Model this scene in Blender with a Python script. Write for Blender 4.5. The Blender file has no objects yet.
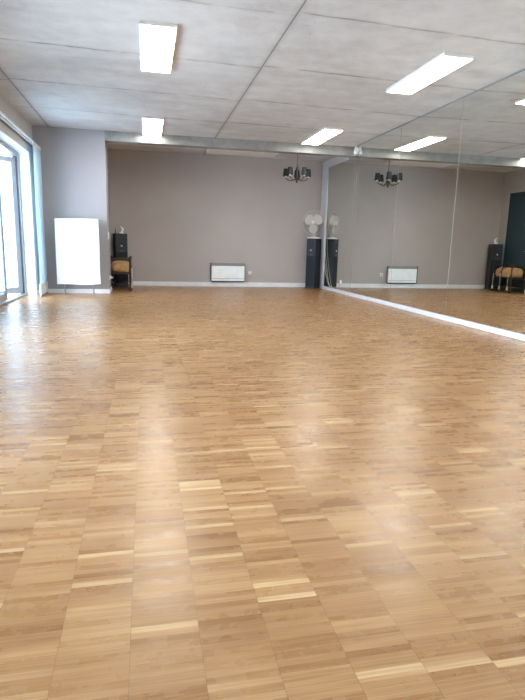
import bpy, bmesh, math, random
from mathutils import Vector, Matrix
random.seed(4)
PI = math.pi
scn = bpy.context.scene
COL = scn.collection

# ------------------------------------------------------------------ measured dimensions (metres, camera eye at 1.0)
W = 4.22        # mirror surface
L = -1.99       # left wall
H = 3.04        # ceiling
YA = 11.0       # pier / beam front
YB = 13.04      # back wall
YR = -3.0       # rear wall
COLW = 0.1759   # parquet column width
COL0 = -0.0549

# ------------------------------------------------------------------ mesh helpers
class MB:
    def __init__(s):
        s.bm = bmesh.new()
    def _add(s, verts, M, smooth=False):
        if M is not None:
            bmesh.ops.transform(s.bm, matrix=M, verts=verts)
        if smooth:
            for f in {f for v in verts for f in v.link_faces}:
                f.smooth = True
        return verts
    def box(s, x0, x1, y0, y1, z0, z1, bev=0.0, M=None, seg=2):
        v = bmesh.ops.create_cube(s.bm, size=1.0)['verts']
        T = Matrix.Translation(((x0+x1)/2, (y0+y1)/2, (z0+z1)/2)) @ Matrix.Diagonal((x1-x0, y1-y0, z1-z0, 1))
        bmesh.ops.transform(s.bm, matrix=T, verts=v)
        if bev > 0:
            e = list({e for q in v for e in q.link_edges})
            r = bmesh.ops.bevel(s.bm, geom=e, offset=bev, segments=seg, affect='EDGES', profile=0.5)
            v = list({q for f in r['faces'] for q in f.verts} | {q for q in v if q.is_valid})
            v = list(set(v) | {q for w in v for f in w.link_faces for q in f.verts})
        s._add(v, M)
        return s
    def lathe(s, prof, n=24, M=None, close=True):
        """profile of (r, z) turned round z"""
        rings = []
        for r, z in prof:
            if r < 1e-6:
                rings.append([s.bm.verts.new((0, 0, z))])
            else:
                rings.append([s.bm.verts.new((r*math.cos(2*PI*k/n), r*math.sin(2*PI*k/n), z)) for k in range(n)])
        for a, b in zip(rings, rings[1:]):
            for k in range(n):
                q = []
                for vv in (a[k % len(a)], a[(k+1) % len(a)], b[(k+1) % len(b)], b[k % len(b)]):
                    if vv not in q: q.append(vv)
                if len(q) > 2:
                    try: s.bm.faces.new(q)
                    except ValueError: pass
        v = [q for r in rings for q in r]
        s._add(v, M, True)
        return s
    def tube(s, pts, r, n=8, M=None, closed=False, taper=None):
        pts = [Vector(p) for p in pts]
        N = len(pts); rings = []
        prev = None
        for i, p in enumerate(pts):
            if closed: t = pts[(i+1) % N] - pts[i-1]
            else: t = pts[min(i+1, N-1)] - pts[max(i-1, 0)]
            t.normalize()
            if prev is None:
                a = Vector((0, 0, 1)) if abs(t.z) < 0.9 else Vector((1, 0, 0))
                u = t.cross(a).normalized()
            else:
                u = (prev - t*prev.dot(t)).normalized()
            prev = u
            w = t.cross(u)
            rr = r if taper is None else taper[i]
            rings.append([s.bm.verts.new(p + rr*(math.cos(2*PI*k/n)*u + math.sin(2*PI*k/n)*w)) for k in range(n)])
        idx = range(N) if closed else range(N-1)
        for i in idx:
            a, b = rings[i], rings[(i+1) % N]
            for k in range(n):
                s.bm.faces.new((a[k], a[(k+1) % n], b[(k+1) % n], b[k]))
        if not closed:
            s.bm.faces.new(rings[0][::-1]); s.bm.faces.new(rings[-1])
        v = [q for ri in rings for q in ri]
        s._add(v, M, True)
        return s
    def grid(s, fn, nu, nv, M=None, smooth=True):
        g = [[s.bm.verts.new(fn(i/nu, j/nv)) for j in range(nv+1)] for i in range(nu+1)]
        for i in range(nu):
            for j in range(nv):
                s.bm.faces.new((g[i][j], g[i+1][j], g[i+1][j+1], g[i][j+1]))
        s._add([q for r in g for q in r], M, smooth)
        return s
    def build(s, name, mat, parent=None, loc=None, rz=0.0):
        bmesh.ops.recalc_face_normals(s.bm, faces=s.bm.faces[:])
        me = bpy.data.meshes.new(name)
        s.bm.to_mesh(me); s.bm.free()
        me.materials.append(mat)
        o = bpy.data.objects.new(name, me)
        COL.objects.link(o)
        if parent is not None: o.parent = parent
        if loc is not None: o.location = loc
        o.rotation_euler.z = rz
        return o

def tag(o, label=None, cat=None, group=None, kind=None):
    if label: o['label'] = label
    if cat: o['category'] = cat
    if group: o['group'] = group
    if kind: o['kind'] = kind
    return o

def thing(name, label, cat, loc=(0, 0, 0), rz=0.0, group=None):
    o = bpy.data.objects.new(name, None)
    o.empty_display_size = 0.1
    COL.objects.link(o)
    o.location = loc; o.rotation_euler.z = rz
    return tag(o, label, cat, group)

def copy_tree(o, parent=None):
    c = o.copy(); COL.objects.link(c)
    if parent is not None: c.parent = parent
    for ch in list(o.children): copy_tree(ch, c)
    return c

def struct(o, label=None, cat=None):
    return tag(o, label, cat, None, 'structure')

# ------------------------------------------------------------------ material helpers
class G:
    """tiny node-graph builder"""
    def __init__(s, name):
        s.m = bpy.data.materials.new(name); s.m.use_nodes = True
        s.nt = s.m.node_tree; s.n = s.nt.nodes; s.l = s.nt.links
        for x in list(s.n): s.n.remove(x)
        s.out = s.n.new('ShaderNodeOutputMaterial')
    def put(s, sock, v):
        if isinstance(v, bpy.types.NodeSocket): s.l.new(v, sock)
        elif v is not None: sock.default_value = v
    def math(s, op, a, b=None, c=None, clamp=False):
        n = s.n.new('ShaderNodeMath'); n.operation = op; n.use_clamp = clamp
        for i, v in enumerate((a, b, c)): s.put(n.inputs[i], v)
        return n.outputs[0]
    def mix(s, f, a, b, mode='MIX'):
        n = s.n.new('ShaderNodeMix'); n.data_type = 'RGBA'; n.blend_type = mode
        s.put(n.inputs[0], f); s.put(n.inputs[6], a); s.put(n.inputs[7], b)
        return n.outputs[2]
    def coords(s):
        n = s.n.new('ShaderNodeTexCoord'); return n.outputs['Object']
    def sep(s, v):
        n = s.n.new('ShaderNodeSeparateXYZ'); s.put(n.inputs[0], v); return n.outputs
    def comb(s, x, y, z):
        n = s.n.new('ShaderNodeCombineXYZ')
        for i, v in enumerate((x, y, z)): s.put(n.inputs[i], v)
        return n.outputs[0]
    def noise(s, vec, scale, detail=4, rough=0.55, dist=0.0):
        n = s.n.new('ShaderNodeTexNoise')
        s.put(n.inputs['Vector'], vec); n.inputs['Scale'].default_value = scale
        n.inputs['Detail'].default_value = detail; n.inputs['Roughness'].default_value = rough
        n.inputs['Distortion'].default_value = dist
        return n.outputs[0]
    def white(s, vec):
        n = s.n.new('ShaderNodeTexWhiteNoise'); n.noise_dimensions = '3D'
        s.put(n.inputs[0], vec); return n.outputs[0]
    def ramp(s, f, stops):
        n = s.n.new('ShaderNodeValToRGB'); s.put(n.inputs[0], f)
        cr = n.color_ramp
        while len(cr.elements) < len(stops): cr.elements.new(0.5)
        for e, (p, c) in zip(cr.elements, stops):
            e.position = p; e.color = (*c, 1) if len(c) == 3 else c
        return n.outputs[0]
    def mapr(s, v, a, b, c, d):
        n = s.n.new('ShaderNodeMapRange'); s.put(n.inputs[0], v)
        for i, q in enumerate((a, b, c, d)): n.inputs[i+1].default_value = q
        return n.outputs[0]
    def bump(s, h, strength, dist=0.01):
        n = s.n.new('ShaderNodeBump'); s.put(n.inputs['Height'], h)
        n.inputs['Strength'].default_value = strength; n.inputs['Distance'].default_value = dist
        return n.outputs[0]
    def pbr(s, color, rough=0.5, metal=0.0, normal=None, spec=None, **kw):
        n = s.n.new('ShaderNodeBsdfPrincipled')
        s.put(n.inputs['Base Color'], color if isinstance(color, bpy.types.NodeSocket) else (*color, 1))
        s.put(n.inputs['Roughness'], rough); s.put(n.inputs['Metallic'], metal)
        if normal is not None: s.put(n.inputs['Normal'], normal)
        if spec is not None: s.put(n.inputs['Specular IOR Level'], spec)
        for k, v in kw.items(): s.put(n.inputs[k.replace('_', ' ')], v)
        return n.outputs[0]
    def done(s, sh):
        s.l.new(sh, s.out.inputs[0]); return s.m

def plain(name, c, rough=0.5, metal=0.0, var=0.06, scale=6.0, bump=0.0, spec=None):
    g = G(name); v = g.coords()
    n = g.noise(v, scale, 3)
    lo = tuple(max(0, x*(1-var)) for x in c); hi = tuple(min(1, x*(1+var)) for x in c)
    col = g.ramp(n, [(0.3, lo), (0.7, hi)])
    nrm = g.bump(g.noise(v, scale*30, 2), bump, 0.002) if bump > 0 else None
    return g.done(g.pbr(col, rough, metal, nrm, spec))

def emitter(name, c, strength):
    g = G(name)
    n = g.n.new('ShaderNodeEmission'); v = g.noise(g.coords(), 3.0, 2)
    col = g.ramp(v, [(0.0, tuple(x*0.97 for x in c)), (1.0, c)])
    g.put(n.inputs[0], col); n.inputs[1].default_value = strength
    return g.done(n.outputs[0])

def mat_floor():
    g = G('oak_mosaic_parquet'); v = g.coords(); x, y, z = g.sep(v)
    cx = g.math('DIVIDE', g.math('SUBTRACT', x, COL0), COLW)
    ci = g.math('FLOOR', cx); cf = g.math('SUBTRACT', cx, ci)
    off = g.white(g.comb(ci, 3.7, 0.0))
    SW = COLW/8
    ry = g.math('ADD', g.math('DIVIDE', y, SW), g.math('MULTIPLY', off, 8.0))
    ri = g.math('FLOOR', ry); rf = g.math('SUBTRACT', ry, ri)
    bi = g.math('FLOOR', g.math('DIVIDE', ri, g.math('ADD', 3.0, g.math('FLOOR', g.math('MULTIPLY', off, 3.0)))))
    r1 = g.white(g.comb(ci, ri, 1.3))
    r2 = g.white(g.comb(ci, bi, 8.1))
    rr = g.math('ADD', g.math('MULTIPLY', r1, 0.5), g.math('MULTIPLY', r2, 0.5))
    col = g.ramp(rr, [(0.0, FL[0]), (0.3, FL[1]), (0.62, FL[2]), (0.86, FL[3]), (1.0, FL[4])])
    sap = g.math('GREATER_THAN', r1, 0.94)
    col = g.mix(g.math('MULTIPLY', sap, 0.36), col, (*FL[5], 1))
    # grain runs along x, each strip with its own piece of wood
    gv = g.comb(g.math('ADD', g.math('MULTIPLY', x, 4.0), g.math('MULTIPLY', r1, 60.0)),
                g.math('ADD', g.math('MULTIPLY', y, 150.0), g.math('MULTIPLY', r2, 37.0)), g.math('MULTIPLY', r1, 11.0))
    gr = g.noise(gv, 1.0, 2, 0.5, 0.0)
    col = g.mix(g.mapr(gr, 0.35, 0.72, 0.0, 0.62), col, (*FL[6], 1), 'MULTIPLY')
    # joints
    ex = g.math('MINIMUM', cf, g.math('SUBTRACT', 1.0, cf))
    ey = g.math('MINIMUM', rf, g.math('SUBTRACT', 1.0, rf))
    jx = g.math('LESS_THAN', ex, 0.0055); jy = g.math('LESS_THAN', ey, 0.026)
    j = g.math('MAXIMUM', jx, g.math('MULTIPLY', jy, 0.45))
    col = g.mix(g.math('MULTIPLY', j, 0.5), col, (0.09, 0.045, 0.018, 1))
    big = g.noise(v, 0.9, 3)
    col = g.mix(g.mapr(big, 0.3, 0.7, 0.0, 0.16), col, (0.75, 0.62, 0.5, 1), 'MULTIPLY')
    ro = g.math('ADD', g.mapr(g.noise(v, 14.0, 3), 0.3, 0.7, 0.21, 0.29), g.math('MULTIPLY', r1, 0.10))
    return g.done(g.pbr(col, ro, 0.0, None, 0.42))

def mat_concrete(name, a, b, joints=True, dark=0.55):
    g = G(name); v = g.coords(); x, y, z = g.sep(v)
    n1 = g.noise(v, 0.55, 5, 0.6, 0.5)
    n2 = g.noise(v, 4.0, 6, 0.65, 0.3)
    n3 = g.noise(g.comb(g.math('MULTIPLY', x, 0.8), g.math('MULTIPLY', y, 3.0), z), 1.2, 4)
    f = g.math('ADD', g.math('ADD', g.math('MULTIPLY', n1, 0.45), g.math('MULTIPLY', n2, 0.3)), g.math('MULTIPLY', n3, 0.25))
    col = g.ramp(f, [(0.38, a), (0.62, b)])
    # small dark pits
    pit = g.mapr(g.noise(v, 26.0, 2), 0.66, 0.74, 0.0, 0.55)
    pit = g.math('MULTIPLY', pit, g.mapr(g.noise(v, 1.6, 2), 0.5, 0.62, 0.0, 1.0))
    col = g.mix(pit, col, (0.12, 0.11, 0.1, 1))
    if joints:
        wob = g.mapr(g.noise(v, 2.5, 4), 0.0, 1.0, -0.035, 0.035)
        # long joints down the room, the right bay a touch out of step
        d1 = g.math('ABSOLUTE', g.math('SUBTRACT', x, 1.355)); d2 = g.math('ABSOLUTE', g.math('SUBTRACT', x, -1.70))
        jl = g.math('MAXIMUM', g.math('LESS_THAN', d1, 0.009), g.math('LESS_THAN', d2, 0.012))
        halo = g.math('MAXIMUM', g.mapr(d1, 0.0, 0.07, 0.28, 0.0), g.mapr(d2, 0.0, 0.07, 0.28, 0.0))
        bay = g.math('FLOOR', g.math('DIVIDE', g.math('ADD', x, 1.70), 3.055))
        yy = g.math('ADD', g.math('ADD', y, g.math('MULTIPLY', bay, 0.08)), wob)
        yy = g.math('SUBTRACT', yy, g.math('MULTIPLY', x, 0.05))
        t = g.math('DIVIDE', g.math('SUBTRACT', yy, 5.08), 1.50)
        fr = g.math('ABSOLUTE', g.math('SUBTRACT', t, g.math('ROUND', t)))
        patch = g.mapr(g.noise(g.comb(g.math('MULTIPLY', x, 1.5), y, 5.0), 1.4, 4), 0.38, 0.62, 0.12, 1.0)
        jc = g.math('MULTIPLY', g.math('LESS_THAN', fr, 0.009), patch)
        hc = g.math('MULTIPLY', g.mapr(fr, 0.0, 0.05, 0.30, 0.0), patch)
        col = g.mix(g.math('MAXIMUM', halo, hc), col, (0.22, 0.205, 0.19, 1))
        col = g.mix(g.math('MULTIPLY', g.math('MAXIMUM', jl, jc), dark), col, (0.06, 0.055, 0.05, 1))
    nrm = g.bump(n2, 0.25, 0.01)
    return g.done(g.pbr(col, 0.85, 0.0, nrm, 0.25))

def mat_wall(name, c, var=0.05):
    g = G(name); v = g.coords()
    n = g.noise(v, 0.8, 4); lo = tuple(x*(1-var) for x in c); hi = tuple(x*(1+var) for x in c)
    col = g.ramp(n, [(0.3, lo), (0.7, hi)])
    nrm = g.bump(g.noise(v, 160.0, 2), 0.15, 0.002)
    return g.done(g.pbr(col, 0.7, 0.0, nrm, 0.3))

def mat_mirror():
    g = G('silvered_mirror')
    n = g.n.new('ShaderNodeBsdfGlossy'); n.inputs['Roughness'].default_value = 0.0
    v = g.noise(g.coords(), 0.4, 2)
    g.put(n.inputs['Color'], g.ramp(v, [(0.0, MIR), (1.0, tuple(x*1.02 for x in MIR))]))
    return g.done(n.outputs[0])

def mat_glass():
    g = G('window_glass')
    t = g.n.new('ShaderNodeBsdfTransparent'); t.inputs[0].default_value = (0.95, 0.98, 0.98, 1)
    gl = g.n.new('ShaderNodeBsdfGlossy'); gl.inputs['Roughness'].default_value = 0.01
    f = g.n.new('ShaderNodeFresnel'); f.inputs[0].default_value = 1.45
    m = g.n.new('ShaderNodeMixShader')
    g.put(m.inputs[0], g.math('MULTIPLY', f.outputs[0], 0.8)); g.l.new(t.outputs[0], m.inputs[1]); g.l.new(gl.outputs[0], m.inputs[2])
    return g.done(m.outputs[0])

def mat_cloth(name, c, trans, stripes=0.0):
    g = G(name); v = g.coords(); x, y, z = g.sep(v)
    n = g.noise(v, 60.0, 2)
    col = g.ramp(n, [(0.2, tuple(q*0.95 for q in c)), (0.8, c)])
    if stripes:
        s = g.math('SINE', g.math('MULTIPLY', z, stripes))
        col = g.mix(g.mapr(s, -1, 1, 0.0, 0.25), col, tuple(q*0.6 for q in c) + (1,))
    d = g.n.new('ShaderNodeBsdfDiffuse'); t = g.n.new('ShaderNodeBsdfTranslucent')
    g.put(d.inputs[0], col); g.put(t.inputs[0], col)
    m = g.n.new('ShaderNodeMixShader'); m.inputs[0].default_value = trans
    g.l.new(d.outputs[0], m.inputs[1]); g.l.new(t.outputs[0], m.inputs[2])
    return g.done(m.outputs[0])

FL = [(0.25, 0.116, 0.041), (0.335, 0.173, 0.068), (0.40, 0.219, 0.092), (0.455, 0.264, 0.119), (0.515, 0.318, 0.158),
      (0.72, 0.53, 0.29), (0.52, 0.40, 0.28)]
MIR = (0.80, 0.825, 0.795)

M_FLOOR = mat_floor()
M_CEIL = mat_concrete('raw_concrete_ceiling', (0.50, 0.49, 0.485), (0.72, 0.71, 0.70))
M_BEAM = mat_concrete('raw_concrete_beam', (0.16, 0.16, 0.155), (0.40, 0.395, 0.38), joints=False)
M_WALL = mat_wall('warm_grey_paint', (0.45, 0.404, 0.384))
M_PIER = mat_wall('cool_grey_paint', (0.36, 0.345, 0.36))
M_LEFT = mat_wall('pale_grey_paint', (0.52, 0.50, 0.47))
M_REVEAL = mat_wall('white_reveal_paint', (0.74, 0.745, 0.76), 0.02)
M_TRIM = plain('white_gloss_trim', (0.82, 0.82, 0.85), 0.35)
M_TRIMG = plain('pale_grey_trim', (0.55, 0.56, 0.60), 0.4)
M_FOOT = plain('white_foot_strip', (0.72, 0.725, 0.76), 0.4)
M_MIRROR = mat_mirror()
M_GLASS = mat_glass()
M_FRAME = plain('grey_plastic_frame', (0.21, 0.205, 0.205), 0.35)
M_GASKET = plain('dark_gasket', (0.05, 0.055, 0.07), 0.6)
M_BLIND = mat_cloth('white_pleated_blind', (0.72, 0.84, 0.92), 0.5)
M_BLINDB = mat_cloth('blue_white_pleated_blind', (0.55, 0.74, 0.86), 0.45)
M_CURT = mat_cloth('pale_blue_panel_fabric', (0.50, 0.66, 0.74), 0.25)
M_CLOTH = mat_cloth('white_cotton_cloth', (0.93, 0.93, 0.93), 0.1)
M_WHITE = plain('white_plastic', (0.82, 0.82, 0.80), 0.35)
M_CREAM = plain('cream_plastic', (0.72, 0.69, 0.62), 0.35)
M_FANW = plain('ivory_fan_plastic', (0.56, 0.54, 0.50), 0.4)
M_WIRE = plain('guard_wire', (0.62, 0.59, 0.53), 0.35)
M_HEAT = plain('white_enamel', (0.90, 0.93, 0.95), 0.3)
M_GRILL = plain('grey_heater_grille', (0.25, 0.26, 0.27), 0.45)
M_DARK = plain('charcoal_plastic', (0.045, 0.05, 0.058), 0.5)
M_SPK = plain('navy_black_veneer', (0.011, 0.014, 0.021), 0.42, var=0.15, spec=0.4)
M_SPKF = plain('navy_speaker_baffle', (0.014, 0.019, 0.032), 0.5, var=0.12)
M_GRCL = plain('navy_grille_cloth', (0.012, 0.016, 0.027), 0.85, var=0.2, scale=40)
M_CONE = plain('speaker_cone', (0.018, 0.02, 0.024), 0.55)
M_DUST = plain('silver_dust_cap', (0.75, 0.75, 0.74), 0.3, 0.5)
M_BRONZE = plain('dark_bronze', (0.05, 0.036, 0.026), 0.45, 0.5)
M_SHADE = plain('black_lamp_shade', (0.013, 0.015, 0.022), 0.7)
M_BULB = plain('frosted_candle_bulb', (0.85, 0.84, 0.8), 0.25)
M_WOOD = plain('dark_carved_wood', (0.035, 0.018, 0.012), 0.4, var=0.3)
M_TAN = plain('tan_upholstery', (0.50, 0.30, 0.13), 0.7, var=0.22, scale=14, bump=0.4)
M_CORD = plain('pale_cord', (0.62, 0.56, 0.48), 0.7)
M_TEAL = plain('dark_teal_paint', (0.022, 0.050, 0.066), 0.5)
M_STEEL = plain('brushed_steel', (0.55, 0.56, 0.58), 0.3, 0.9)
M_LAMP = emitter('lit_diffuser', (1.0, 0.97, 0.90), 9.0)
M_LAMP.cycles.emission_sampling = 'FRONT'
M_OUT = plain('pale_balcony_paving', (0.6, 0.62, 0.65), 0.8)

# ------------------------------------------------------------------ room shell
struct(MB().box(-2.35, 4.36, YR-0.1, YB+0.12, -0.12, 0.0).build('floor', M_FLOOR), 'floor of narrow oak mosaic parquet strips laid across the room', 'floor')
struct(MB().box(-2.6, 4.5, YR-0.2, YB+0.2, H, H+0.2).build('ceiling', M_CEIL), 'raw grey concrete ceiling with dark shuttering joints', 'ceiling')
struct(MB().box(-1.2, W+0.14, YB, YB+0.12, 0, H).build('wall_back', M_WALL), 'warm grey painted wall at the far end', 'wall')
struct(MB().box(W+0.012, W+0.14, YR, YB, 0, H).build('wall_right', M_WALL), 'grey wall behind the mirrors', 'wall')
struct(MB().box(-2.34, W+0.14, YR-0.12, YR, 0, H).build('wall_rear', M_LEFT), 'pale wall behind the camera', 'wall')
OPEN = [(8.0, 10.6), (4.4, 7.0), (0.8, 3.4), (-2.4, -0.2)]
ZT = 2.52
m = MB()
ys = [YR]
for a, b in sorted(OPEN): ys += [a, b]
ys += [YA+0.66]
for i in range(0, len(ys), 2):
    m.box(-2.34, L, ys[i], ys[i+1], 0, H)
for a, b in OPEN: m.box(-2.34, L, a, b, ZT, H)
struct(m.build('wall_left', M_LEFT), 'pale window wall on the left with balcony door recess', 'wall')
# white reveal linings of the visible opening and its neighbours
m = MB()
for a, b in OPEN:
    m.box(-2.33, L-0.004, b-0.006, b+0.0005, 0.0, ZT)
    m.box(-2.33, L-0.004, a-0.0005, a+0.006, 0.0, ZT)
    m.box(-2.33, L-0.004, a+0.006, b-0.006, ZT-0.006, ZT+0.0005)
struct(m.build('trim_1', M_REVEAL), 'white window reveal linings', 'trim')
struct(MB().box(L, -0.72, YA, YA+0.66, 0, H).build('wall_pier', M_PIER), 'cool grey wall section beside the balcony door', 'wall')
struct(MB().box(-1.1, -0.80, YA+0.66, YB, 0, H).build('wall_alcove', M_WALL), 'grey side wall of the far alcove', 'wall')
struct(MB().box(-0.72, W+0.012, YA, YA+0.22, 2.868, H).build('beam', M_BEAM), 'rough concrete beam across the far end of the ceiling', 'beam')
# baseboards
struct(MB().box(-0.785, W, YB-0.016, YB, 0, 0.105, 0.004).build('baseboard_back', M_TRIM), 'white baseboard along the far wall', 'baseboard')
struct(MB().box(L, -0.704, YA-0.016, YA, 0, 0.085, 0.004).box(-0.72, -0.704, YA, YA+0.66, 0, 0.085, 0.004).build('baseboard_pier', M_TRIM), 'white baseboard wrapping the grey wall section', 'baseboard')
struct(MB().box(L, L+0.014, 10.615, YA-0.016, 0, 0.085, 0.004).build('baseboard_left', M_TRIM), 'white baseboard left of the grey wall section', 'baseboard')
struct(MB().box(W-0.018, W, 1.4, 12.55, 0.002, 0.072, 0.004).build('baseboard_mirror', M_FOOT), 'white strip along the foot of the mirrors', 'baseboard')
struct(MB().box(W-0.015, W+0.012, 12.55, 12.97, 0.0, 2.99, 0.003).build('trim_2', M_TRIMG), 'pale upright panel at the end of the mirrors', 'trim')
struct(MB().box(W-0.015, W+0.012, YA+0.22, 12.55, 2.83, 2.99, 0.003).build('trim_3', M_TRIMG), 'pale strip above the farthest mirror', 'trim')
# outside
struct(MB().box(-6.0, -2.35, YR, YB, -0.2, -0.03).build('balcony_paving', M_OUT), 'pale balcony paving outside the door', 'ground')

# ------------------------------------------------------------------ mirrors
seams = [12.55, 10.75, 8.84, 7.0, 5.13, 3.26, 1.40]
mlabels = ['farthest mirror panel, reaching behind the concrete beam to the tower speaker',
           'mirror panel that shows the chandelier, second from the far end',
           'mirror panel that shows most of the white heater, third from the far end',
           'mirror panel at the right edge of the photo, reflecting tower speaker and bench',
           'mirror panel beside the camera, second nearest',
           'mirror panel nearest the camera end of the room']
for i in range(6):
    y1, y0 = seams[i], seams[i+1]
    gap = 0.005 if i != 2 else 0.005
    m = MB()
    if i == 0:
        m.box(W, W+0.008, YA+0.22+0.003, y1-0.002, 0.08, 2.828).box(W, W+0.008, y0+gap, YA+0.222, 0.08, 2.858)
    else:
        m.box(W, W+0.008, y0+gap, y1-gap, 0.08, H-0.022)
    o = m.build('mirror_panel', M_MIRROR)
    tag(o, mlabels[i], 'mirror', 'wall mirrors down the right side')
seam_m = MB()
for i in range(1, 6):
    seam_m.box(W+0.0085, W+0.0115, seams[i]-0.012, seams[i]+0.012, 0.5, 2.78)
struct(seam_m.build('trim_4', plain('pale_seam_backing', (0.62, 0.62, 0.60), 0.4)), 'pale joints between the mirrors', 'trim')

struct(MB().box(W-0.004, W+0.0118, 1.40, YA-0.01, H-0.021, H, 0.0).build('trim_5', M_GRILL), 'dark joint between mirrors and ceiling', 'trim')
# bell-shaped fitting high at the first mirror joint
t = thing('wall_fitting', 'small white bell-shaped fitting high on the mirror joint below the ceiling', 'fitting', (W-0.045, 10.75, 2.865))
MB().lathe([(0, 0), (0.040, 0), (0.045, 0.02), (0.040, 0.05), (0.026, 0.085), (0.020, 0.12), (0.014, 0.15), (0, 0.15)], 20).build('bell_cover', M_WHITE, t)
MB().box(0.02, 0.045, -0.02, 0.02, 0.03, 0.12, 0.003).build('mount_plate', M_WHITE, t)
MB().tube([(0, 0, 0.002), (0.004, 0.002, -0.7), (0.0, 0.004, -1.4)], 0.0011, 6).build('pull_cord', M_CORD, t)

# ------------------------------------------------------------------ balcony door (window_1) and the other window openings
def sash(parent, w, z0, z1, blind_mat, z_blind_top, d=0.06, st=0.09, y_dir=-1):
    """leaf in its own frame: hinge edge at y=0, running to -y; x thin; returns nothing"""
    f = MB()
    f.box(-d/2, d/2, -st, 0, z0, z1, 0.006)
    f.box(-d/2, d/2, -w, -w+st, z0, z1, 0.006)
    f.box(-d/2, d/2, -w+st, -st, z0, z0+0.11, 0.006)
    f.box(-d/2, d/2, -w+st, -st, z1-st, z1, 0.006)
    f.build('sash_frame', M_FRAME, parent)
    p = MB(); p.box(-0.006, 0.006, -w+st, -st, z0+0.11, z1-st)
    p.build('pane', M_GLASS, parent)
    # pleated blind on the room side, head rail and foot rail
    a, b = -w+st+0.012, -st-0.012
    zt, zb = z_blind_top, z0+0.17
    n = 2*int((zt-zb)/0.022)
    bl = MB()
    bl.grid(lambda u, v: (d/2-0.016+(0.006 if round(v*n) % 2 else -0.006), a+(b-a)*u, zb+(zt-zb)*v), 1, n, smooth=False)
    bo = bl.build('pleated_blind', blind_mat, parent)
    MB().box(d/2-0.026, d/2-0.004, a, b, zt, zt+0.022, 0.003).build('head_rail', M_TRIM, bo)
    MB().box(d/2-0.026, d/2-0.004, a, b, zb-0.02, zb, 0.003).build('foot_rail', M_TRIM, bo)

DX = -2.22
def frame_mb(a, b, zt=2.50):
    f = MB()
    f.box(DX-0.04, DX+0.06, b-0.075, b-0.008, 0, zt, 0.004)
    f.box(DX-0.04, DX+0.06, a+0.008, a+0.075, 0, zt, 0.004)
    f.box(DX-0.04, DX+0.06, a+0.075, b-0.075, zt-0.07, zt-0.002, 0.004)
    f.box(DX-0.05, DX+0.07, a+0.075, b-0.075, 0.0, 0.035, 0.004)
    return f
w1 = bpy.data.objects.new('window_1', None); COL.objects.link(w1)
struct(w1, 'grey framed balcony door at the left edge, one leaf open outward', 'balcony door')
frame_mb(8.0, 10.6).build('frame', M_FRAME, w1)
g1 = MB().box(DX-0.03, DX+0.045, 10.512, 10.528, 0.03, 2.43).build('gasket', M_GASKET, w1)
la = bpy.data.objects.new('open_leaf', None); COL.objects.link(la); la.parent = w1
la.location = (DX, 10.50, 0); la.rotation_euler.z = math.radians(-38)
sash(la, 1.20, 0.05, 2.40, M_BLIND, 2.10)
MB().box(-0.012, 0.012, -0.42, -0.395, 2.12, 2.32).build('glazing_bar', M_FRAME, la)
MB().box(0.03, 0.075, -1.165, -1.13, 1.0, 1.13, 0.006).build('door_handle', M_STEEL, la)
lb = bpy.data.objects.new('closed_leaf', None); COL.objects.link(lb); lb.parent = w1
lb.location = (DX+0.02, 9.24, 0)
sash(lb, 1.15, 0.05, 2.40, M_BLINDB, 2.2)
for k, (a, b) in enumerate(OPEN[1:]):
    wk = bpy.data.objects.new('window_%d' % (k+2), None); COL.objects.link(wk); struct(wk, 'grey framed balcony window further along the left wall', 'window')
    frame_mb(a, b).build('frame', M_FRAME, wk)
    h = bpy.data.objects.new('leaf', None); COL.objects.link(h); h.parent = wk; h.location = (DX, b-0.08, 0)
    half = (b-a-0.16)/2
    for j in range(2):
        f = MB(); y1 = -j*half; y0 = y1-half+0.004
        f.box(-0.03, 0.03, y1-0.08, y1, 0.05, 2.42).box(-0.03, 0.03, y0, y0+0.08, 0.05, 2.42).box(-0.03, 0.03, y0+0.08, y1-0.08, 0.05, 0.15).box(-0.03, 0.03, y0+0.08, y1-0.08, 2.33, 2.42)
        f.build('sash_frame', M_FRAME, h)
        MB().box(-0.005, 0.005, y0+0.08, y1-0.08, 0.15, 2.33).build('pane', M_GLASS, h)

# curtain rail with double track
t = thing('curtain_rail', 'long white double curtain track on the wall above the balcony door', 'curtain rail', (0, 0, 0))
MB().box(L, L+0.012, 6.9, 10.985, 2.655, 2.675).build('wall_strip', M_FRAME, t)
MB().box(L+0.06, L+0.078, 6.9, 10.98, 2.645, 2.672, 0.003).build('track', M_TRIM, t)
MB().box(L+0.116, L+0.134, 6.9, 10.98, 2.645, 2.672, 0.003).build('track', M_TRIM, t)
for yy in (7.4, 8.4, 9.4, 10.4): MB().box(L, L+0.134, yy-0.012, yy+0.012, 2.672, 2.682).build('bracket', M_TRIM, t)
# light blue panel curtain
t = thing('panel_curtain', 'narrow pale blue fabric panel curtain hanging beside the balcony door', 'curtain', (L+0.125, 10.63, 0.0))
MB().grid(lambda u, v: (0.006*math.sin(u*PI*1.0)+0.003*math.sin(v*9), -0.36+0.72*u, 0.22+2.40*v), 10, 30).build('fabric', M_CURT, t)
MB().box(-0.008, 0.008, -0.36, 0.36, 2.61, 2.645, 0.002).build('top_carrier', M_TRIM, t)
wb = MB().box(-0.012, 0.012, -0.36, 0.36, 0.03, 0.225, 0.004).build('bottom_weight', plain('white_weight_bar', (0.72, 0.80, 0.82), 0.4), t)
MB().lathe([(0, 0), (0.022, 0), (0.022, 0.008), (0, 0.008)], 16, M=Matrix.Translation((0.012, 0.12, 0.19)) @ Matrix.Rotation(PI/2, 4, 'Y')).build('clip', M_GRILL, wb)
MB().box(-0.016, 0.016, -0.36, 0.36, 0.0, 0.03, 0.002).build('foot', M_GRILL, wb)

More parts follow.
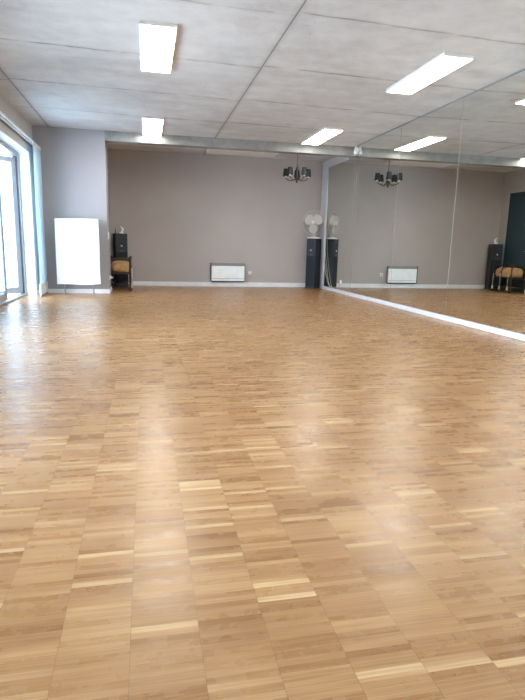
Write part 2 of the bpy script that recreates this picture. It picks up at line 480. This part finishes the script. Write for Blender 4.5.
# ------------------------------------------------------------------ draped white panel in front of the pier
t = thing('draped_stand', 'white cloth draped over a low stand with thin legs against grey wall', 'stand', (-1.255, 10.80, 0))
def cloth(u, v):
    x = -0.385+0.77*u; z = 0.195+1.205*v
    sag = 0.012*math.sin(PI*u)*(1-v)
    fold = 0.012*math.exp(-((u-0.86-0.10*(v-0.5))/0.03)**2) + 0.006*math.sin(u*17+v*3)*(1-v)
    x += 0.018*(1-v)*(u-0.3) - 0.006*math.sin(v*7)*u
    return (x, -0.055-fold, z+0.008*math.sin(u*6)*(1-v)+0.014*u-sag)
m = MB().grid(cloth, 40, 40)
m.grid(lambda u, v: (-0.385+0.77*u, -0.055+0.09*v, 1.40+0.014*u+0.004*math.sin(PI*v)), 20, 4)
m.grid(lambda u, v: (-0.385+0.77*u, 0.035+0.004*math.sin(u*12), 0.75+0.65*v+0.014*u), 20, 8)
m.build('cloth', M_CLOTH, t)
for sx in (-0.26, 0.26):
    MB().tube([(sx, 0.0, 0.012), (sx, 0.0, 1.38)], 0.011, 8).build('leg', M_STEEL, t)
    MB().tube([(sx, -0.16, 0.011), (sx, 0.14, 0.011)], 0.011, 8).build('foot', M_STEEL, t)
MB().tube([(-0.37, 0.0, 1.385), (0.37, 0.0, 1.395)], 0.011, 8).build('top_bar', M_STEEL, t)
MB().tube([(-0.26, 0.0, 0.35), (0.26, 0.0, 0.35)], 0.009, 8).build('cross_bar', M_STEEL, t)

# ------------------------------------------------------------------ switch and sockets
t = thing('light_switch', 'white light switch on the end of the grey wall section', 'switch', (-0.72, 11.12, 1.12))
MB().box(0, 0.012, -0.042, 0.042, -0.075, 0.075, 0.004).build('plate', M_WHITE, t)
MB().box(0.012, 0.018, -0.03, 0.03, 0.004, 0.062, 0.002).build('rocker', M_WHITE, t)
MB().box(0.012, 0.018, -0.03, 0.03, -0.062, -0.004, 0.002).build('rocker', M_WHITE, t)
def socket(label, loc, rz):
    """faces -y before turning"""
    t = thing('wall_socket', label, 'socket', loc, rz, None)
    MB().box(-0.041, 0.041, -0.011, 0, -0.041, 0.041, 0.004).build('plate', M_WHITE, t)
    R = Matrix.Rotation(PI/2, 4, 'X')
    MB().lathe([(0.022, 0.0), (0.030, 0.0), (0.030, 0.006), (0.022, 0.006), (0.022, 0.0)], 20, M=Matrix.Translation((0, -0.010, 0)) @ R).build('socket_ring', M_CREAM, t)
    return t
def plug(label, loc, rz, cable):
    t = thing('power_plug', label, 'plug', loc, rz)
    R = Matrix.Rotation(PI/2, 4, 'X')
    MB().lathe([(0, 0), (0.020, 0), (0.021, 0.03), (0.014, 0.05), (0.008, 0.058), (0, 0.058)], 18, M=R).build('plug_body', M_WHITE, t)
    if cable: MB().tube(cable, 0.004, 6).build('cable', M_CORD, t)
    return t
socket('white wall socket low on the end of the grey wall section', (-0.72, 11.20, 0.30), PI/2)
plug('white plug in the socket beside the bench', (-0.705, 11.20, 0.30), PI/2, None)
socket('white wall socket just right of the heater', (2.49, YB, 0.335), 0)
socket('white wall socket set low in the farthest mirror', (W, 11.35, 0.25), -PI/2)

# ------------------------------------------------------------------ convector heater
t = thing('convector_heater', 'white electric convector heater mounted low on the far grey wall', 'heater', (1.935, YB, 0))
MB().box(-0.40, 0.40, -0.075, -0.022, 0.14, 0.50, 0.008).build('front_panel', M_HEAT, t)
m = MB().box(-0.41, 0.41, -0.066, -0.02, 0.50, 0.565, 0.004)
for k in range(18):
    xx = -0.38+0.76*k/17
    m.box(xx-0.012, xx+0.012, -0.070, -0.066, 0.515, 0.552, 0.001)
m.build('top_grille', M_GRILL, t)
MB().box(-0.425, -0.40, -0.07, -0.018, 0.13, 0.57, 0.004).build('end_cap', M_DARK, t)
MB().box(0.40, 0.417, -0.066, -0.018, 0.13, 0.57, 0.004).build('end_cap', M_GRILL, t)
MB().box(-0.40, 0.40, -0.062, -0.02, 0.115, 0.14, 0.003).build('bottom_outlet', M_DARK, t)
MB().box(-0.385, 0.385, -0.0765, -0.0752, 0.195, 0.203).build('trim_line', M_GRILL, t)
MB().box(-0.3, -0.26, -0.02, 0, 0.2, 0.5).build('wall_bracket', M_DARK, t)
MB().box(0.26, 0.3, -0.02, 0, 0.2, 0.5).build('wall_bracket', M_DARK, t)
pts = [(0.38, -0.045, 0.12), (0.385, -0.04, 0.085), (0.42, -0.04, 0.07), (0.49, -0.05, 0.09), (0.54, -0.075, 0.18), (0.555, -0.08, 0.27), (0.555, -0.07, 0.335)]
MB().tube(pts, 0.0045, 6).build('power_cord', M_CORD, t)
MB().lathe([(0, 0), (0.026, 0), (0.028, 0.03), (0.016, 0.052), (0, 0.054)], 18, M=Matrix.Translation((0.555, -0.012, 0.335)) @ Matrix.Rotation(PI/2, 4, 'X')).build('plug', M_WHITE, t)

# ------------------------------------------------------------------ tower speakers
def speaker(label, loc, rz, w, d, h, zd):
    t = thing('tower_speaker', label, 'speaker', loc, rz, 'tower speakers in the far corners')
    MB().box(-w/2, w/2, -d/2+0.012, d/2, 0.03, h, 0.006).build('cabinet', M_SPK, t)
    MB().box(-w/2-0.008, w/2+0.008, -d/2-0.004, d/2+0.004, 0.0, 0.03, 0.004).build('plinth', M_DARK, t)
    bf = MB().box(-w/2+0.004, w/2-0.004, -d/2, -d/2+0.012, 0.035, h-0.004, 0.003).build('baffle', M_SPKF, t)
    R = Matrix.Rotation(PI/2, 4, 'X')
    def driver(name, z, r, cap):
        M = Matrix.Translation((0, -d/2, z)) @ R
        o = MB().lathe([(r*1.12, -0.001), (r*1.12, 0.006), (r*0.98, 0.008), (r*0.90, 0.003), (r*0.35, -0.0), (r*0.30, 0.002), (0, 0.002)], 26, M=M).build(name, M_CONE, t)
        MB().lathe([(r*0.34, 0.003), (r*0.30, 0.012), (r*0.16, 0.02), (0, 0.023)], 18, M=M).build('dust_cap', cap, o)
    driver('tweeter', zd+0.14, 0.038, M_CONE)
    driver('midrange', zd, 0.062, M_DUST)
    MB().box(-w/2+0.012, w/2-0.012, -d/2-0.006, -d/2+0.001, 0.06, zd-0.14, 0.004).build('cloth_grille', M_GRCL, t)
    MB().box(-0.05, 0.05, -d/2-0.003, -d/2+0.002, zd-0.12, zd-0.095, 0.001).build('name_plate', plain('dull_bronze_plate', (0.10, 0.055, 0.04), 0.4), t)
    return t
speaker('dark tower speaker at the mirror with a white fan on top', (4.0, 12.74, 0), math.radians(-47), 0.25, 0.28, 1.20, 0.92)
speaker('dark tower speaker in the left far corner behind the bench', (-0.565, 12.77, 0), math.radians(14), 0.27, 0.29, 1.19, 0.92)

# ------------------------------------------------------------------ desk fan on the right speaker
t = thing('desk_fan', 'white three-bladed desk fan standing on the tower speaker at the mirror', 'fan', (3.985, 12.75, 1.20), math.radians(-45))
MB().lathe([(0, 0), (0.165, 0), (0.17, 0.012), (0.15, 0.03), (0.06, 0.045), (0.045, 0.05), (0, 0.05)], 32, M=Matrix.Diagonal((1, 0.78, 1, 1))).build('base', M_WHITE, t)
MB().tube([(0, 0.03, 0.03), (0, 0.045, 0.15), (0, 0.055, 0.36)], 0.024, 12, taper=[0.034, 0.025, 0.03]).build('neck', M_FANW, t)
RX = Matrix.Rotation(PI/2, 4, 'X')     # local z -> -y
C = Matrix.Translation((0, -0.02, 0.375))
MB().lathe([(0, -0.155), (0.05, -0.15), (0.075, -0.12), (0.078, -0.05), (0.06, -0.02), (0, -0.018)], 24, M=C @ RX).build('motor_housing', M_FANW, t)
hub = MB().lathe([(0, -0.016), (0.055, -0.014), (0.058, 0.01), (0.045, 0.034), (0.0, 0.042)], 24, M=C @ RX).build('hub', M_WHITE, t)
for k in range(3):
    A = math.radians(-90+120*k)
    def blade(u, v, A=A):
        r = 0.040+0.212*u
        prof = 0.032+0.098*math.sin(PI*min(1, u*0.80+0.13))**0.8
        if u > 0.86: prof *= math.sqrt(max(0.0, 1-((u-0.86)/0.14)**2))*0.9+0.1
        s = (v-0.5)*2*prof
        a = (r*math.cos(A)-s*math.sin(A), r*math.sin(A)+s*math.cos(A))
        return (a[0], -0.02-0.014-s*0.16, 0.375+a[1])
    b = MB().grid(blade, 14, 8)
    o = b.build('blade', M_FANW, t)
    sm = o.modifiers.new('thick', 'SOLIDIFY'); sm.thickness = 0.004
m = MB()
RG = 0.292
def ring(r, y, th):
    m.tube([(r*math.cos(2*PI*k/48), -0.02+y, 0.375+r*math.sin(2*PI*k/48)) for k in range(48)], th, 6, closed=True)
ring(RG, -0.005, 0.007)
ring(0.06, -0.075, 0.003); ring(0.06, 0.065, 0.003)
ring(0.18, -0.062, 0.002)
for k in range(40):
    a = 2*PI*k/40; c, s_ = math.cos(a), math.sin(a)
    m.tube([(r*c, -0.02+y, 0.375+r*s_) for r, y in ((0.05, -0.075), (0.16, -0.066), (0.25, -0.04), (RG, -0.005))], 0.0016, 4)
    m.tube([(r*c, -0.02+y, 0.375+r*s_) for r, y in ((0.05, 0.065), (0.16, 0.058), (0.25, 0.035), (RG, -0.005))], 0.0016, 4)
m.build('wire_guard', M_WIRE, t)
MB().lathe([(0, 0), (0.045, 0), (0.045, 0.006), (0, 0.01)], 24, M=Matrix.Translation((0, -0.092, 0.375)) @ RX).build('guard_badge', M_WHITE, t)
# its cord, hanging in loops down the mirror side
c = MB()
c.tube([(4.135, 12.60, 1.212), (4.185, 12.52, 1.17), (4.195, 12.46, 0.95), (4.195, 12.34, 0.66), (4.195, 12.2, 0.36), (4.19, 12.06, 0.13), (4.19, 11.99, 0.083)], 0.004, 6)
tag(c.build('fan_cord', M_CORD), 'pale fan cord hanging down beside the tower speaker at the mirror', 'cord')
c = MB()
c.tube([(4.209, 12.53, 0.62), (4.209, 12.40, 0.40), (4.209, 12.24, 0.22), (4.209, 12.08, 0.11), (4.209, 11.9, 0.09), (4.209, 11.5, 0.12), (4.209, 11.37, 0.20)], 0.004, 6)
tag(c.build('speaker_cord', M_CORD), 'lower pale cord looping along the foot of the farthest mirror', 'cord')

# ------------------------------------------------------------------ ornament on the left speaker
t = thing('curved_ornament', 'small white curved ornament on top of the left tower speaker', 'ornament', (-0.535, 12.74, 1.19), 0.3)
MB().lathe([(0, 0), (0.05, 0), (0.055, 0.012), (0.04, 0.03), (0.022, 0.04), (0, 0.042)], 20).build('foot', M_WHITE, t)
n = 14
pts = [(0.035*math.sin(k/n*PI*1.0)*1.1 - 0.02*(k/n), 0, 0.035+0.125*(k/n)) for k in range(n+1)]
MB().tube(pts, 0.02, 10, taper=[0.024+0.010*math.sin(k/n*PI)-0.016*(k/n) for k in range(n+1)]).build('curved_horn', M_WHITE, t)
t = thing('small_figurine', 'small grey figurine beside the white ornament on the left speaker', 'ornament', (-0.655, 12.78, 1.19))
MB().lathe([(0, 0), (0.028, 0), (0.03, 0.01), (0.018, 0.03), (0.024, 0.06), (0.016, 0.085), (0.02, 0.10), (0.012, 0.12), (0, 0.125)], 16).build('body', M_GRILL, t)

# ------------------------------------------------------------------ upholstered bench
t = thing('upholstered_bench', 'dark carved wood bench with puffed tan seat beside the left tower speaker', 'bench', (-0.535, 12.08, 0))
hx, hy = 0.20, 0.36
for sx in (-1, 1):
    for sy in (-1, 1):
        x, y = sx*hx, sy*hy
        prof = [(0, 0), (0.030, 0), (0.036, 0.03), (0.022, 0.06), (0.017, 0.09), (0.022, 0.20), (0.017, 0.30), (0.024, 0.34), (0.024, 0.42), (0.016, 0.46), (0.018, 0.60), (0.015, 0.63), (0.030, 0.66), (0.030, 0.685), (0.012, 0.71), (0, 0.712)]
        l = MB().lathe(prof, 16, M=Matrix.Translation((x, y, 0))).build('post', M_WOOD, t)
for sy in (-1, 1):
    n = 12
    pts = [(-hx+2*hx*k/n, sy*hy, 0.64+0.018*math.sin(PI*k/n)) for k in range(n+1)]
    MB().tube(pts, 0.016, 10).build('end_rail', M_WOOD, t)
m = MB()
m.box(-hx, hx, -hy-0.012, -hy+0.012, 0.345, 0.385, 0.004).box(-hx, hx, hy-0.012, hy+0.012, 0.345, 0.385, 0.004)
m.box(-hx-0.012, -hx+0.012, -hy, hy, 0.345, 0.385, 0.004).box(hx-0.012, hx+0.012, -hy, hy, 0.345, 0.385, 0.004)
m.build('seat_frame', M_WOOD, t)
m = MB()
m.tube([(-hx, -hy, 0.13), (-hx, hy, 0.13)], 0.012, 8).tube([(hx, -hy, 0.13), (hx, hy, 0.13)], 0.012, 8)
m.tube([(-hx, -hy, 0.13), (hx, -hy, 0.13)], 0.012, 8).tube([(-hx, hy, 0.13), (hx, hy, 0.13)], 0.012, 8)
m.build('stretcher', M_WOOD, t)
def puff(u, v):
    a = 2*PI*u; b = PI*(v-0.5)
    ex = lambda q, p: math.copysign(abs(q)**p, q)
    x = (hx+0.005)*ex(math.cos(b), 0.45)*ex(math.cos(a), 0.45)
    y = (hy-0.015)*ex(math.cos(b), 0.45)*ex(math.sin(a), 0.45)
    z = 0.475+0.135*ex(math.sin(b), 0.75) + 0.008*math.sin(a*7)*math.cos(b)
    return (x, y, z)
seat = MB().grid(puff, 48, 24).build('seat_cushion', M_TAN, t)
st = MB()
st.tube([(hx+0.012, 0.03, 0.38), (hx+0.014, 0.02, 0.50), (hx-0.02, 0.01, 0.60), (0.06, 0.0, 0.622), (-0.06, 0.0, 0.622), (-hx+0.02, -0.01, 0.60), (-hx-0.014, -0.02, 0.48)], 0.019, 8)
st.build('strap', plain('dark_strap', (0.06, 0.028, 0.018), 0.6), seat)
for yy in (-0.29, 0.02, 0.30):
    tt = MB().tube([(hx+0.032, yy, 0.46), (hx+0.034, yy, 0.15)], 0.006, 8)
    tt.lathe([(0, 0.05), (0.026, 0.055), (0.024, 0.10), (0.012, 0.145), (0.010, 0.16), (0, 0.165)], 12, M=Matrix.Translation((hx+0.034, yy, 0)))
    tt.build('tassel', M_CORD, seat)

# ------------------------------------------------------------------ teal door on the alcove side wall
d1 = bpy.data.objects.new('door_1', None); COL.objects.link(d1); struct(d1, 'dark teal door on the alcove side wall behind the bench', 'door')
MB().box(-0.80, -0.775, 11.70, 12.70, 0.005, 2.48, 0.004).build('door_panel', M_TEAL, d1)
m = MB().box(-0.80, -0.77, 12.70, 12.80, 0, 2.56, 0.003).box(-0.80, -0.77, 11.665, 12.70, 2.48, 2.56, 0.003)
m.build('door_frame', plain('grey_door_frame', (0.42, 0.42, 0.41), 0.5), d1)
MB().tube([(-0.775, 11.78, 1.02), (-0.735, 11.78, 1.02), (-0.735, 11.88, 1.02)], 0.009, 8).build('door_handle', M_STEEL, d1)

# ------------------------------------------------------------------ chandelier
t = thing('chandelier', 'dark five-armed chandelier with black shades hanging before the far wall', 'chandelier', (3.175, 11.52, 0))
MB().lathe([(0, H), (0.055, H), (0.05, H-0.02), (0.02, H-0.045), (0, H-0.047)], 20).build('ceiling_rose', M_BRONZE, t)
m = MB()
zz = H-0.03
while zz > 2.70:
    m.tube([(0.009*math.cos(2*PI*k/10)*(1 if int(zz*100) % 2 else 0.3), 0.009*math.cos(2*PI*k/10)*(0.3 if int(zz*100) % 2 else 1), zz-0.017+0.019*math.sin(2*PI*k/10)) for k in range(10)], 0.003, 5, closed=True)
    zz -= 0.031
m.build('chain', M_BRONZE, t)
MB().lathe([(0, 2.70), (0.012, 2.69), (0.016, 2.66), (0.03, 2.62), (0.018, 2.57), (0.022, 2.52), (0.045, 2.46), (0.05, 2.43), (0.03, 2.395), (0.018, 2.38), (0.024, 2.36), (0.012, 2.34), (0, 2.325)], 20).build('column', M_BRONZE, t)
for k in range(5):
    a = math.radians(75+72*k)
    c, s_ = math.cos(a), math.sin(a)
    pr = [(0.03, 2.43), (0.09, 2.385), (0.15, 2.38), (0.20, 2.40), (0.242, 2.43), (0.25, 2.455)]
    arm = MB().tube([(r*c, r*s_, z) for r, z in pr], 0.008, 8).build('arm', M_BRONZE, t)
    P = Matrix.Translation((0.25*c, 0.25*s_, 0))
    MB().lathe([(0, 2.45), (0.03, 2.453), (0.034, 2.465), (0.014, 2.47), (0.012, 2.50), (0, 2.50)], 16, M=P).build('drip_cup', M_BULB, arm)
    MB().lathe([(0, 2.50), (0.012, 2.50), (0.019, 2.525), (0.013, 2.56), (0, 2.585)], 12, M=P).build('bulb', M_BULB, arm)
    MB().lathe([(0.066, 2.48), (0.050, 2.63), (0.047, 2.63), (0.063, 2.48), (0.066, 2.48)], 24, M=P).build('lamp_shade', M_SHADE, arm)

# ------------------------------------------------------------------ ceiling lights
lights = [((0.15, 6.33), 'lit white ceiling panel light at top left, first of the left row'),
          ((0.15, 10.28), 'lit white ceiling panel light of the left row, against the beam'),
          ((3.27, 6.30), 'lit white ceiling panel light at upper right beside the mirrors'),
          ((3.225, 10.12), 'lit white ceiling panel light above the chandelier, close to the beam'),
          ((0.145, 2.45), 'added unseen ceiling panel light overhead on the left, nearest the camera'),  # this pair is unseen, added at the rows' spacing for room light
          ((3.235, 2.45), 'added unseen ceiling panel light overhead on the right, nearest the camera')]
proto = None
for (x, y), lab in lights:
    if proto is None:
        t = thing('ceiling_light', lab, 'ceiling light', (x, y, H), 0, 'lit ceiling panel lights')
        MB().box(-0.178, 0.178, -0.705, 0.705, -0.036, 0.0, 0.004).build('housing', M_WHITE, t)
        d = MB().box(-0.166, 0.166, -0.694, 0.694, -0.041, -0.035)
        bmesh.ops.delete(d.bm, geom=[f for f in d.bm.faces if f.calc_center_median().z > -0.0355], context='FACES')
        d.build('diffuser', M_LAMP, t)
        proto = t
    else:
        t = copy_tree(proto); t.location = (x, y, H); t['label'] = lab
t = thing('ceiling_panel', 'unlit white ceiling panel light in the alcove behind the beam', 'ceiling light', (2.10, 12.15, H))
MB().box(-0.76, 0.76, -0.31, 0.31, -0.065, 0.0, 0.005).build('housing', M_WHITE, t)
MB().box(-0.73, 0.73, -0.28, 0.28, -0.07, -0.064).build('diffuser', plain('unlit_diffuser', (0.78, 0.76, 0.72), 0.5), t)

# ------------------------------------------------------------------ daylight
w = bpy.data.worlds.new('overcast_sky'); scn.world = w; w.use_nodes = True
nt = w.node_tree
for n in list(nt.nodes): nt.nodes.remove(n)
out = nt.nodes.new('ShaderNodeOutputWorld'); bg = nt.nodes.new('ShaderNodeBackground')
tc = nt.nodes.new('ShaderNodeTexCoord'); sp = nt.nodes.new('ShaderNodeSeparateXYZ'); rp = nt.nodes.new('ShaderNodeValToRGB')
nt.links.new(tc.outputs['Generated'], sp.inputs[0]); nt.links.new(sp.outputs[2], rp.inputs[0])
rp.color_ramp.elements[0].position = 0.0; rp.color_ramp.elements[0].color = (0.76, 0.88, 1.0, 1)
rp.color_ramp.elements[1].position = 0.9; rp.color_ramp.elements[1].color = (0.48, 0.72, 1.0, 1)
nt.links.new(rp.outputs[0], bg.inputs[0]); bg.inputs[1].default_value = 7.5
nt.links.new(bg.outputs[0], out.inputs[0])
for k, (a, b) in enumerate(OPEN):
    ld = bpy.data.lights.new('window_portal', 'AREA'); ld.shape = 'RECTANGLE'
    ld.size = 2.5; ld.size_y = b-a; ld.cycles.is_portal = True
    lo = bpy.data.objects.new('window_portal', ld); COL.objects.link(lo)
    lo.location = (-2.42, (a+b)/2, 1.26)
    lo.rotation_euler = (0, -PI/2, 0)

# ------------------------------------------------------------------ camera
yaw, pitch, roll, fpx = 0.2151, 0.1920, 0.0248, 536.24
cy, sy, cp, s_p = math.cos(yaw), math.sin(yaw), math.cos(pitch), math.sin(pitch)
fw = Vector((sy*cp, cy*cp, -s_p)); rt = Vector((cy, -sy, 0)); up = rt.cross(fw)
r2 = math.cos(roll)*rt + math.sin(roll)*up; u2 = -math.sin(roll)*rt + math.cos(roll)*up
cd = bpy.data.cameras.new('camera'); cam = bpy.data.objects.new('camera', cd); COL.objects.link(cam)
cd.sensor_fit = 'HORIZONTAL'; cd.sensor_width = 36.0; cd.lens = fpx/525*36.0
cd.clip_start = 0.05; cd.clip_end = 200
mw = Matrix((r2, u2, -fw)).transposed().to_4x4(); mw.translation = (0, 0, 1.0)
cam.matrix_world = mw
scn.camera = cam

# ------------------------------------------------------------------ look
scn.view_settings.view_transform = 'Standard'
scn.view_settings.look = 'None'
scn.view_settings.exposure = 1.65
scn.cycles.use_denoising = True
scn.cycles.denoising_prefilter = 'NONE'
scn.cycles.max_bounces = 14
scn.cycles.diffuse_bounces = 7
scn.cycles.glossy_bounces = 6
scn.cycles.transparent_max_bounces = 12
scn.cycles.sample_clamp_indirect = 8.0
